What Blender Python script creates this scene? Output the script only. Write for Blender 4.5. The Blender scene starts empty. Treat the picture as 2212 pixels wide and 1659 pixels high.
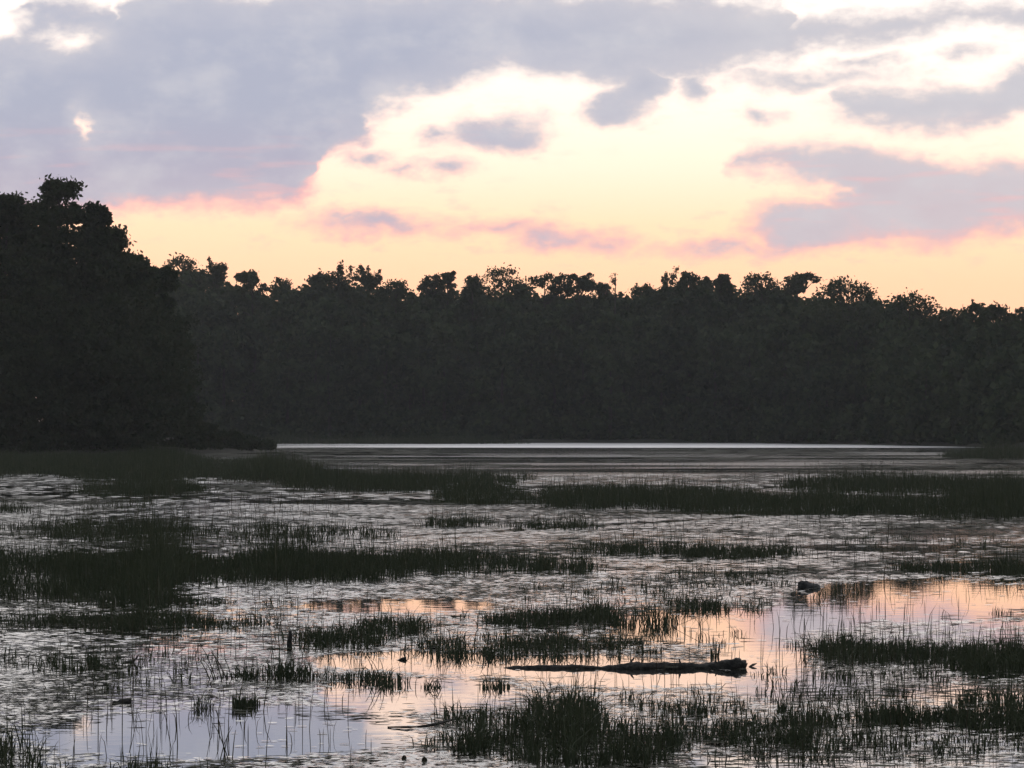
import bpy, math
import numpy as np
from mathutils import Vector

S = bpy.context.scene
C = S.collection
R = math.radians

# ------------------------------------------------------------------ camera
CAM_H = 1.8
F = 6480.0              # focal length in survey units (2212-wide picture)
HOR = 918.0             # horizon line in the same units
cam_d = bpy.data.cameras.new('camera')
cam_d.sensor_width = 36.0
cam_d.lens = 36.0 * F / 2212.0
cam_d.clip_start = 0.1
cam_d.clip_end = 20000.0
cam = bpy.data.objects.new('camera', cam_d)
C.objects.link(cam)
cam.location = (0, 0, CAM_H)
cam.rotation_euler = (R(90) + math.atan((HOR - 829.5) / F), 0, 0)
S.camera = cam

# ------------------------------------------------------------------ sky
SUN_EL, SUN_AZ = R(1.0), R(2.0)
W = bpy.data.worlds.new('World')
S.world = W
W.use_nodes = True
NT = W.node_tree
NT.nodes.clear()


class G:
    """tiny helper for writing node maths"""
    def __init__(self, nt):
        self.nt = nt

    def n(self, t, **kw):
        nd = self.nt.nodes.new(t)
        for k, v in kw.items():
            setattr(nd, k, v)
        return nd

    def put(self, sock, v):
        if isinstance(v, bpy.types.NodeSocket):
            self.nt.links.new(v, sock)
        else:
            sock.default_value = v

    def m(self, op, a, b=None, c=None, clamp=False):
        nd = self.n('ShaderNodeMath', operation=op, use_clamp=clamp)
        self.put(nd.inputs[0], a)
        if b is not None:
            self.put(nd.inputs[1], b)
        if c is not None:
            self.put(nd.inputs[2], c)
        return nd.outputs[0]

    def step(self, x, a, b, lo=0.0, hi=1.0):
        nd = self.n('ShaderNodeMapRange', interpolation_type='SMOOTHSTEP')
        self.put(nd.inputs[0], x)
        nd.inputs[1].default_value, nd.inputs[2].default_value = a, b
        nd.inputs[3].default_value, nd.inputs[4].default_value = lo, hi
        return nd.outputs[0]

    def mix(self, f, a, b):
        nd = self.n('ShaderNodeMix', data_type='RGBA')
        self.put(nd.inputs[0], f)
        for s, v in ((nd.inputs[6], a), (nd.inputs[7], b)):
            if isinstance(v, tuple):
                v = (v[0], v[1], v[2], 1.0)
            self.put(s, v)
        return nd.outputs[2]

    def ramp(self, f, stops, interp='LINEAR'):
        nd = self.n('ShaderNodeValToRGB')
        nd.color_ramp.interpolation = interp
        el = nd.color_ramp.elements
        while len(el) < len(stops):
            el.new(0.5)
        for e, (p, c) in zip(el, stops):
            e.position = p
            e.color = (c[0], c[1], c[2], 1)
        self.put(nd.inputs[0], f)
        return nd.outputs[0]

    def curve(self, x, pts, x0, x1, y0, y1):
        """piecewise curve y(x), given in real units"""
        t = self.n('ShaderNodeMapRange')
        self.put(t.inputs[0], x)
        t.inputs[1].default_value, t.inputs[2].default_value = x0, x1
        nd = self.n('ShaderNodeFloatCurve')
        cv = nd.mapping.curves[0]
        q = [((a - x0) / (x1 - x0), (b - y0) / (y1 - y0)) for a, b in pts]
        while len(cv.points) < len(q):
            cv.points.new(0.5, 0.5)
        for p, (a, b) in zip(cv.points, q):
            p.location = (a, b)
            p.handle_type = 'VECTOR'
        nd.mapping.update()
        self.put(nd.inputs[1], t.outputs[0])
        return self.m('MULTIPLY_ADD', nd.outputs[0], y1 - y0, y0)

    def noise(self, vec, scale, detail=4.0, rough=0.55, dist=0.0):
        nd = self.n('ShaderNodeTexNoise')
        self.put(nd.inputs['Vector'], vec)
        nd.inputs['Scale'].default_value = scale
        nd.inputs['Detail'].default_value = detail
        nd.inputs['Roughness'].default_value = rough
        nd.inputs['Distortion'].default_value = dist
        return nd

    def xyz(self, x, y, z=0.0):
        nd = self.n('ShaderNodeCombineXYZ')
        for s, v in zip(nd.inputs, (x, y, z)):
            self.put(s, v)
        return nd.outputs[0]


def build_sky():
    g = G(NT)
    tc = g.n('ShaderNodeTexCoord')
    sp = g.n('ShaderNodeSeparateXYZ')
    NT.links.new(tc.outputs['Generated'], sp.inputs[0])
    dx, dy, dz = sp.outputs
    az = g.m('ARCTAN2', dx, dy)
    el = g.m('ARCSINE', dz)
    el = g.m('ABSOLUTE', el)
    u0 = g.m('MULTIPLY_ADD', az, F, 1106.0)
    v0 = g.m('MULTIPLY_ADD', el, -F, HOR)
    # ragged cloud edges: shift the lookup with noise of several sizes
    base = g.xyz(g.m('MULTIPLY', u0, 0.001), g.m('MULTIPLY', v0, 0.00165), 0.0)
    nb = g.noise(base, 8.0, 5.0, 0.52)
    sb = g.n('ShaderNodeSeparateColor')
    NT.links.new(nb.outputs['Color'], sb.inputs[0])
    u = g.m('MULTIPLY_ADD', g.m('SUBTRACT', sb.outputs[0], 0.5), 170.0, u0)
    v = g.m('MULTIPLY_ADD', g.m('SUBTRACT', sb.outputs[1], 0.5), 100.0, v0)
    fine = g.m('SUBTRACT', g.noise(base, 34.0, 4.0, 0.6).outputs[0], 0.5)

    unders = []

    def band(top, bot, soft=24.0, umin=None, umax=None):
        t = g.curve(u, top, -400, 2600, -300, 700)
        b = g.curve(u, bot, -400, 2600, -300, 700)
        lowd = g.m('SUBTRACT', b, v)
        unders.append(lowd)
        return g.m('MINIMUM', g.m('SUBTRACT', v, t), lowd)

    def ell(cx, cy, rx, ry):
        a = g.m('DIVIDE', g.m('SUBTRACT', u, cx), rx)
        b = g.m('DIVIDE', g.m('SUBTRACT', v, cy), ry)
        r = g.m('SQRT', g.m('ADD', g.m('MULTIPLY', a, a), g.m('MULTIPLY', b, b)))
        return g.m('MULTIPLY', g.m('SUBTRACT', 1.0, r), ry)

    d = band([(-400, 60), (0, 78), (30, 45), (60, 8), (230, 8), (243, 38), (262, 2), (330, -14), (900, -30), (1500, -8),
              (1590, 4), (1700, 18), (1712, 46), (1732, 30), (1860, 38), (1930, 18), (2090, 24), (2210, 18), (2600, 10)],
             [(-400, 480), (0, 470), (230, 466), (300, 472), (400, 454), (600, 452), (660, 432), (692, 402), (706, 350),
              (770, 312), (790, 262), (830, 238), (930, 208), (1030, 176), (1110, 164), (1240, 174), (1290, 190), (1340, 200), (1402, 190),
              (1510, 182), (1600, 158), (1700, 140), (1800, 98), (1900, 100), (2000, 76), (2100, 74), (2210, 86), (2600, 90)])
    d2 = band([(-400, 700), (1780, 700), (1800, 236), (1822, 192), (2000, 190), (2100, 190), (2160, 182), (2210, 150), (2600, 120)],
              [(-400, -300), (1780, -300), (1800, 238), (1850, 264), (1900, 282), (2000, 290), (2100, 280), (2150, 284), (2210, 266), (2600, 240)])
    d3 = band([(-400, 700), (1520, 700), (1546, 362), (1600, 328), (1720, 312), (1850, 316), (1950, 328), (2050, 350), (2150, 354), (2210, 366), (2600, 380)],
              [(-400, -300), (1520, -300), (1546, 368), (1570, 380), (1700, 386), (1800, 414), (1846, 452), (1864, 528), (1950, 540), (2050, 536), (2210, 498), (2600, 490)])
    f = g.m('MAXIMUM', d, g.m('MAXIMUM', d2, d3))
    puffs = [(740, 284, 56, 42), (1072, 288, 124, 40), (938, 296, 30, 22), (1336, 236, 70, 40), (1372, 190, 66, 62), (1482, 200, 40, 32),
             (1745, 484, 140, 62), (820, 482, 150, 28), (1192, 511, 120, 24), (1080, 499, 110, 17), (1304, 523, 60, 16),
             (1560, 545, 140, 17), (1740, 171, 180, 19), (1868, 138, 60, 16), (2086, 130, 54, 14), (800, 342, 44, 20),
             (964, 374, 52, 21), (868, 370, 30, 13), (1640, 250, 36, 17), (740, 470, 60, 16), (1860, 470, 90, 56), (1700, 530, 90, 18),
             (640, 400, 62, 46), (2000, 236, 190, 36)]
    for p in puffs:
        f = g.m('MAXIMUM', f, g.m('MULTIPLY_ADD', ell(*p), 1.35, 3.0))
    for p in [(146, 95, 30, 13), (16, 66, 34, 24)]:
        f = g.m('MINIMUM', f, g.m('MULTIPLY', ell(*p), -1.2))
    f = g.m('MINIMUM', f, g.m('MULTIPLY_ADD', ell(196, 290, 26, 44), -1.2, 38.0))
    f = g.m('MULTIPLY_ADD', fine, 30.0, f)
    wisp = g.noise(g.xyz(g.m('MULTIPLY', u0, 0.0016), g.m('MULTIPLY', v0, 0.0042), 2.0), 6.0, 5.0, 0.6)
    m_in = g.step(f, -26.0, 30.0)
    veil = g.m('MULTIPLY', g.step(wisp.outputs[0], 0.50, 0.74), g.step(f, -95.0, 10.0, 0.0, 0.55))
    m_in = g.m('MAXIMUM', m_in, veil)

    # the same broken cloud deck goes on all round the sky
    den = g.m('ADD', g.m('ABSOLUTE', dz), 0.16)
    pl = g.xyz(g.m('DIVIDE', dx, den), g.m('DIVIDE', dy, den), 3.1)
    gn = g.noise(pl, 1.15, 6.0, 0.55, 0.3)
    m_gen = g.step(gn.outputs[0], 0.45, 0.58)
    out = g.m('MAXIMUM', g.step(u0, -60.0, -330.0), g.step(u0, 2270.0, 2540.0))
    out = g.m('MAXIMUM', out, g.step(v0, -25.0, -190.0))
    m = g.m('ADD', g.m('MULTIPLY', m_in, g.m('SUBTRACT', 1.0, out)), g.m('MULTIPLY', m_gen, out))

    # clear sky: afterglow towards the sunset, the twilight sky model elsewhere
    sky = g.n('ShaderNodeTexSky', sky_type='NISHITA')
    sky.sun_disc = False
    sky.sun_elevation = SUN_EL
    sky.sun_rotation = SUN_AZ
    sky.altitude = 10
    sky.dust_density = 2.0
    sky.ozone_density = 1.5
    east = g.n('ShaderNodeVectorMath', operation='SCALE')
    NT.links.new(sky.outputs[0], east.inputs[0])
    east.inputs[3].default_value = 0.15
    e = g.m('DIVIDE', g.m('MULTIPLY', el, F), 3200.0)      # 0..1 over 28 degrees
    glow = g.ramp(e, [(0.0, (1.42, 0.74, 0.42)), (0.095, (1.45, 0.82, 0.50)), (0.135, (1.48, 0.91, 0.59)),
                      (0.172, (1.5, 1.04, 0.80)), (0.215, (1.45, 1.16, 0.98)), (0.26, (1.4, 1.26, 1.14)),
                      (0.40, (1.1, 1.06, 1.04)), (1.0, (0.62, 0.68, 0.76))])
    front = g.step(dy, -0.35, 0.9)
    clear = g.mix(front, east.outputs[0], glow)

    # cloud colour: grey lilac, warmer low down and paler towards the right
    low = g.step(v0, 210.0, 480.0)
    right = g.step(u0, 900.0, 2000.0)
    body = g.mix(right, (0.445, 0.475, 0.60), (0.58, 0.575, 0.64))
    lowc = g.mix(right, (0.49, 0.45, 0.575), (0.66, 0.575, 0.63))
    body = g.mix(low, body, lowc)
    mott = g.noise(base, 5.0, 5.0, 0.6)
    body = g.mix(g.step(mott.outputs[0], 0.42, 0.72, 0.0, 0.5), body, (0.70, 0.69, 0.73))
    thin = g.step(f, 42.0, -14.0)
    lift = g.step(f, 120.0, 10.0, 0.0, 0.35)
    body = g.mix(lift, body, (0.74, 0.70, 0.73))
    pink = g.mix(low, (0.92, 0.77, 0.72), (1.05, 0.58, 0.52))
    body = g.mix(g.m('MULTIPLY', thin, g.m('MULTIPLY_ADD', low, 0.35, 0.55)), body, pink)
    warmn = g.noise(g.xyz(g.m('MULTIPLY', u0, 0.0009), g.m('MULTIPLY', v0, 0.007), 5.0), 5.0, 3.0, 0.5)
    body = g.mix(g.m('MULTIPLY', g.step(warmn.outputs[0], 0.52, 0.72), g.m('MULTIPLY', low, 0.5)), body, (0.98, 0.54, 0.54))
    under = g.m('MAXIMUM', g.step(g.m('ABSOLUTE', unders[0]), 46.0, 2.0), g.step(g.m('ABSOLUTE', g.m('SUBTRACT', v, 512.0)), 60.0, 10.0, 0.0, 0.5))
    under = g.m('MULTIPLY', under, g.step(f, 58.0, 14.0))
    body = g.mix(g.m('MULTIPLY', under, g.m('MULTIPLY', low, 0.75)), body, (1.05, 0.53, 0.52))
    back = g.mix(front, (0.32, 0.36, 0.42), body)
    col = g.mix(g.m('MULTIPLY', m, 0.97), clear, back)
    bg = g.n('ShaderNodeBackground')
    NT.links.new(col, bg.inputs[0])
    bg.inputs[1].default_value = 1.0
    o = g.n('ShaderNodeOutputWorld')
    NT.links.new(bg.outputs[0], o.inputs[0])


build_sky()
W.cycles.sampling_method = 'NONE'

sun_d = bpy.data.lights.new('sun', 'SUN')
sun_d.energy = 0.6
sun_d.angle = R(1.2)
sun_d.color = (1.0, 0.62, 0.36)
sun = bpy.data.objects.new('sun', sun_d)
C.objects.link(sun)
sv = Vector((math.sin(SUN_AZ) * math.cos(SUN_EL), math.cos(SUN_AZ) * math.cos(SUN_EL), math.sin(SUN_EL)))
sun.rotation_euler = sv.to_track_quat('Z', 'Y').to_euler()

S.view_settings.view_transform = 'Standard'
S.view_settings.look = 'None'
S.view_settings.exposure = 0.0
S.view_settings.gamma = 1.0
S.render.engine = 'CYCLES'
S.cycles.max_bounces = 6
S.cycles.transparent_max_bounces = 4
S.cycles.volume_bounces = 0
S.cycles.use_denoising = True

# ------------------------------------------------------------------ helpers
rng = np.random.default_rng(11)


def ground(x, y):
    """survey reading -> place on the water plane"""
    d = CAM_H * F / (np.asarray(y, float) - HOR)
    return (np.asarray(x, float) - 1106.0) / F * d, d


def height(y, d):
    return CAM_H + (HOR - y) / F * d


def mesh(name, V, Fc, mat=None, smooth=False):
    """V (n,3); Fc list of arrays (m,k) with one k each"""
    me = bpy.data.meshes.new(name)
    V = np.asarray(V, np.float32)
    if not isinstance(Fc, (list, tuple)):
        Fc = [Fc]
    Fc = [np.asarray(f, np.int32) for f in Fc if len(f)]
    loops = np.concatenate([f.ravel() for f in Fc])
    sizes = np.concatenate([np.full(len(f), f.shape[1], np.int32) for f in Fc])
    starts = np.concatenate([[0], np.cumsum(sizes)[:-1]]).astype(np.int32)
    me.vertices.add(len(V))
    me.vertices.foreach_set('co', V.ravel())
    me.loops.add(len(loops))
    me.loops.foreach_set('vertex_index', loops)
    me.polygons.add(len(sizes))
    me.polygons.foreach_set('loop_start', starts)
    me.polygons.foreach_set('loop_total', sizes)
    if smooth:
        me.polygons.foreach_set('use_smooth', np.ones(len(sizes), bool))
    me.update(calc_edges=True)
    me.validate()
    if mat:
        me.materials.append(mat)
    return me


def put(name, me, parent=None, loc=None, label=None, cat=None, group=None, kind=None):
    o = bpy.data.objects.new(name, me)
    C.objects.link(o)
    if parent:
        o.parent = parent
    if loc is not None:
        o.location = loc
    for k, v in (('label', label), ('category', cat), ('group', group), ('kind', kind)):
        if v:
            o[k] = v
    return o


def material(name):
    mt = bpy.data.materials.new(name)
    mt.use_nodes = True
    mt.node_tree.nodes.clear()
    g = G(mt.node_tree)
    out = g.n('ShaderNodeOutputMaterial')
    return mt, g, out


def leaf_material(name, c1, c2, trans=0.3, scale=0.6, gloss=0.0):
    mt, g, out = material(name)
    geo = g.n('ShaderNodeNewGeometry')
    n = g.noise(geo.outputs['Position'], scale, 3.0)
    r = g.m('MULTIPLY_ADD', geo.outputs['Random Per Island'], 0.35, g.m('MULTIPLY', n.outputs[0], 0.75))
    col = g.mix(g.step(r, 0.2, 0.85), c1, c2)
    df = g.n('ShaderNodeBsdfDiffuse')
    tr = g.n('ShaderNodeBsdfTranslucent')
    g.put(df.inputs[0], col)
    g.put(tr.inputs[0], col)
    mx = g.n('ShaderNodeMixShader')
    mx.inputs[0].default_value = trans
    mt.node_tree.links.new(df.outputs[0], mx.inputs[1])
    mt.node_tree.links.new(tr.outputs[0], mx.inputs[2])
    last = mx.outputs[0]
    if gloss:
        gl = g.n('ShaderNodeBsdfGlossy')
        gl.inputs['Roughness'].default_value = 0.35
        fr = g.n('ShaderNodeFresnel')
        fr.inputs[0].default_value = 1.4
        m2 = g.n('ShaderNodeMixShader')
        g.put(m2.inputs[0], g.m('MULTIPLY', fr.outputs[0], gloss))
        mt.node_tree.links.new(last, m2.inputs[1])
        mt.node_tree.links.new(gl.outputs[0], m2.inputs[2])
        last = m2.outputs[0]
    mt.node_tree.links.new(last, out.inputs[0])
    return mt


def rough_material(name, c1, c2, scale, rough=0.8, bump=0.3):
    mt, g, out = material(name)
    tc = g.n('ShaderNodeTexCoord')
    n = g.noise(tc.outputs['Object'], scale, 6.0, 0.65)
    col = g.mix(g.step(n.outputs[0], 0.3, 0.7), c1, c2)
    p = g.n('ShaderNodeBsdfPrincipled')
    g.put(p.inputs['Base Color'], col)
    p.inputs['Roughness'].default_value = rough
    b = g.n('ShaderNodeBump')
    b.inputs['Strength'].default_value = bump
    b.inputs['Distance'].default_value = 0.05
    g.put(b.inputs['Height'], n.outputs[0])
    g.put(p.inputs['Normal'], b.outputs[0])
    mt.node_tree.links.new(p.outputs[0], out.inputs[0])
    return mt


def water_material():
    mt, g, out = material('pond_water')
    geo = g.n('ShaderNodeNewGeometry')
    sp = g.n('ShaderNodeSeparateXYZ')
    mt.node_tree.links.new(geo.outputs['Position'], sp.inputs[0])
    x, y, z = sp.outputs
    # where the breeze reaches: the open far water, in streaks
    st = g.noise(g.xyz(g.m('MULTIPLY', x, 0.045), g.m('MULTIPLY', y, 0.10)), 1.0, 2.0, 0.5)
    st2 = g.noise(g.xyz(g.m('MULTIPLY', x, 0.014), g.m('MULTIPLY', y, 0.06), 7.0), 1.0, 4.0, 0.6)
    s = g.m('ADD', g.m('MULTIPLY', st.outputs[0], 0.5), g.m('MULTIPLY', st2.outputs[0], 0.5))
    streak = g.step(s, 0.41, 0.56)
    far = g.step(y, 33.0, 44.0)
    open_w = g.m('MULTIPLY', g.step(y, 232.0, 246.0), g.step(x, -34.0, 4.0, 0.12, 1.0))
    wx = g.m('MULTIPLY_ADD', g.m('SUBTRACT', st.outputs[0], 0.5), 5.0, x)
    wy = g.m('MULTIPLY_ADD', g.m('SUBTRACT', st2.outputs[0], 0.5), 14.0, y)
    calm = None
    for (cx, cy, rx, ry) in ((7.6, 61.0, 9.0, 2.4), (-1.5, 70.0, 6.0, 3.5), (3.0, 64.5, 4.0, 1.6),
                             (-6.0, 74.0, 4.5, 2.5), (8.0, 215.0, 30.0, 16.0), (-20.0, 190.0, 12.0, 10.0), (1.0, 150.0, 14.0, 7.0), (-12.0, 100.0, 8.0, 4.0)):
        a = g.m('DIVIDE', g.m('SUBTRACT', wx, cx), rx)
        c = g.m('DIVIDE', g.m('SUBTRACT', wy, cy), ry)
        q = g.step(g.m('ADD', g.m('MULTIPLY', a, a), g.m('MULTIPLY', c, c)), 1.6, 0.2)
        calm = q if calm is None else g.m('MAXIMUM', calm, q)
    ruf = g.m('MULTIPLY', far, g.m('MAXIMUM', streak, open_w), clamp=True)
    ruf = g.m('MULTIPLY', ruf, g.m('MULTIPLY_ADD', calm, -0.55, 1.0))
    ruf = g.m('MULTIPLY_ADD', g.m('MULTIPLY', far, 0.22), g.m('SUBTRACT', 1.0, ruf), ruf)
    rough = g.m('MULTIPLY_ADD', ruf, g.step(y, 60.0, 130.0, 0.085, 0.13), 0.008)
    rough = g.m('ADD', rough, g.m('MULTIPLY', open_w, 0.27))
    rip = g.noise(g.xyz(x, g.m('MULTIPLY', y, 1.6)), 3.0, 3.0, 0.5)
    b = g.n('ShaderNodeBump')
    g.put(b.inputs['Strength'], g.m('MULTIPLY', g.m('MULTIPLY_ADD', ruf, 0.2, 0.04), g.step(y, 40.0, 95.0, 1.0, 0.0)))
    b.inputs['Distance'].default_value = 0.012
    g.put(b.inputs['Height'], rip.outputs[0])
    fr = g.n('ShaderNodeFresnel')
    fr.inputs[0].default_value = 1.4
    g.put(fr.inputs[1], b.outputs[0])
    gl = g.n('ShaderNodeBsdfGlossy')
    g.put(gl.inputs['Roughness'], rough)
    g.put(gl.inputs['Normal'], b.outputs[0])
    gl.inputs['Color'].default_value = (0.98, 0.98, 0.98, 1)
    df = g.n('ShaderNodeBsdfDiffuse')
    df.inputs[0].default_value = (0.030, 0.032, 0.026, 1)
    mx = g.n('ShaderNodeMixShader')
    g.put(mx.inputs[0], g.m('POWER', fr.outputs[0], 0.6))
    mt.node_tree.links.new(df.outputs[0], mx.inputs[1])
    mt.node_tree.links.new(gl.outputs[0], mx.inputs[2])
    mt.node_tree.links.new(mx.outputs[0], out.inputs[0])
    return mt


M_FAR = leaf_material('far_foliage', (0.026, 0.042, 0.024), (0.085, 0.110, 0.052), 0.3, 0.16)
M_PINE = leaf_material('pine_needles', (0.034, 0.052, 0.028), (0.075, 0.092, 0.044), 0.30, 0.35)
M_NEAR = leaf_material('broad_foliage', (0.028, 0.042, 0.022), (0.055, 0.075, 0.034), 0.35, 0.4)
M_SHRUB = leaf_material('shrub_foliage', (0.032, 0.046, 0.024), (0.062, 0.074, 0.040), 0.30, 0.5)
M_REED = leaf_material('reed_blades', (0.042, 0.056, 0.030), (0.085, 0.095, 0.055), 0.12, 1.2, 0.2)
M_DRY = leaf_material('dry_stems', (0.05, 0.043, 0.028), (0.09, 0.078, 0.05), 0.15, 1.2, 0.2)
M_BARK = rough_material('bark', (0.028, 0.023, 0.019), (0.062, 0.053, 0.044), 3.0, 0.9, 0.6)
M_LOG = rough_material('wet_log', (0.014, 0.012, 0.010), (0.085, 0.074, 0.062), 22.0, 0.6, 1.0)
M_ROCK = rough_material('wet_stone', (0.02, 0.02, 0.019), (0.05, 0.048, 0.044), 9.0, 0.75, 0.6)
M_SOIL = rough_material('marsh_soil', (0.022, 0.022, 0.014), (0.055, 0.055, 0.032), 0.4, 0.95, 0.4)
M_WATER = water_material()


def pad_material():
    mt, g, out = material('floating_pad')
    geo = g.n('ShaderNodeNewGeometry')
    col = g.mix(geo.outputs['Random Per Island'], (0.030, 0.042, 0.020), (0.080, 0.075, 0.040))
    p = g.n('ShaderNodeBsdfPrincipled')
    g.put(p.inputs['Base Color'], col)
    ps = g.n('ShaderNodeSeparateXYZ')
    mt.node_tree.links.new(geo.outputs['Position'], ps.inputs[0])
    rgh = g.m('MULTIPLY_ADD', geo.outputs['Random Per Island'], 0.12, g.step(ps.outputs[1], 24.0, 70.0, 0.13, 0.3))
    g.put(p.inputs['Roughness'], rgh)
    g.put(p.inputs['Coat Roughness'], rgh)
    p.inputs['IOR'].default_value = 1.6
    p.inputs['Coat Weight'].default_value = 1.0
    p.inputs['Coat IOR'].default_value = 1.6
    mt.node_tree.links.new(p.outputs[0], out.inputs[0])
    return mt


M_PAD = pad_material()

M_WEED = leaf_material('floating_weed', (0.030, 0.036, 0.020), (0.070, 0.072, 0.040), 0.1, 1.5, 0.12)

# ------------------------------------------------------------------ terrain and water
SHORE_X = np.array([-9000, -3000, -1500, -500, 0, 300, 500, 600])
SHORE_L = np.array([60, 90, 120, 150, 172, 178, 190, 206])
SHORE_RX = np.array([-9000, 550, 1100, 1600, 1900, 2212, 2700, 4000, 9000])
SHORE_R = np.array([320, 318, 304, 300, 270, 232, 190, 140, 70])


def land_amount(X, Y):
    d = np.maximum(Y, 1.0)
    xt = 1106 + X / d * F
    wob = 4 * np.sin(X * 0.21) + 3 * np.sin(X * 0.47 + 1.3)
    left = np.minimum(d - np.interp(xt, SHORE_X, SHORE_L), (590 - (d - 206) * 0.35 - xt) / F * d)
    right = d - np.interp(xt, SHORE_RX, SHORE_R)
    a = np.maximum(left, right) + wob * 0.25
    a = np.where(Y < 1, -(Y + 12), a)
    return np.maximum(a, -Y - 12)


def make_terrain():
    xs = np.unique(np.concatenate([np.linspace(-4000, -160, 24), np.linspace(-160, 160, 161), np.linspace(160, 4000, 24)]))
    ys = np.unique(np.concatenate([np.linspace(-1500, 0, 16), np.linspace(0, 120, 25), np.linspace(120, 370, 126), np.linspace(370, 6000, 24)]))
    X, Y = np.meshgrid(xs, ys)
    a = land_amount(X, Y)
    Z = -0.4 + 0.75 / (1 + np.exp(-a / 1.6)) + np.clip(a, 0, 80) * 0.012 + 0.05 * np.sin(X * 0.6) * np.sin(Y * 0.5)
    V = np.stack([X.ravel(), Y.ravel(), Z.ravel()], 1)
    nx, ny = len(xs), len(ys)
    i = (np.arange(ny - 1)[:, None] * nx + np.arange(nx - 1)[None]).ravel()
    put('ground', mesh('ground', V, np.stack([i, i + 1, i + 1 + nx, i + nx], 1), M_SOIL, True), kind='structure',
        label='dark marsh soil banks around the pond', cat='ground')


make_terrain()
wv = [(-4000, -1500, 0), (4000, -1500, 0), (4000, 900, 0), (-4000, 900, 0)]
put('water', mesh('water', wv, [[(0, 1, 2, 3)]], M_WATER), kind='structure',
    label='still marsh pond mirroring the sunset sky', cat='water')

# ------------------------------------------------------------------ foliage tools


def cards(P, size, rg, flat=0.0, aspect=0.6):
    """small leaf-spray faces at points P"""
    n = len(P)
    a = rg.normal(size=(n, 3))
    a[:, 2] *= (1 - flat)
    a /= np.linalg.norm(a, axis=1)[:, None]
    b = rg.normal(size=(n, 3))
    b -= (b * a).sum(1)[:, None] * a
    b /= np.linalg.norm(b, axis=1)[:, None]
    s = size * (0.6 + 0.8 * rg.random(n))[:, None]
    a *= s * 0.5
    b *= s * 0.5 * aspect
    V = np.stack([P - a, P + b * 0.9, P + a, P - b * 0.9], 1).reshape(-1, 3)
    return V, np.arange(n * 4, dtype=np.int32).reshape(n, 4)


def tube(pts, rad, sides=6):
    pts = np.asarray(pts, float)
    V, Fq = [], []
    n = len(pts)
    for i in range(n):
        t = pts[min(i + 1, n - 1)] - pts[max(i - 1, 0)]
        t = t / (np.linalg.norm(t) + 1e-9)
        r = np.array([1.0, 0, 0]) if abs(t[0]) < 0.8 else np.array([0, 1.0, 0])
        p = np.cross(t, r)
        p /= np.linalg.norm(p)
        q = np.cross(t, p)
        for k in range(sides):
            an = 2 * math.pi * k / sides
            V.append(pts[i] + rad[i] * (p * math.cos(an) + q * math.sin(an)))
    for i in range(n - 1):
        for k in range(sides):
            Fq.append((i * sides + k, i * sides + (k + 1) % sides, (i + 1) * sides + (k + 1) % sides, (i + 1) * sides + k))
    return np.array(V), np.array(Fq)


def join(parts):
    V, Fq, o = [], [], 0
    for v, f in parts:
        V.append(v)
        Fq.append(f + o)
        o += len(v)
    return np.concatenate(V), np.concatenate(Fq)


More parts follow.
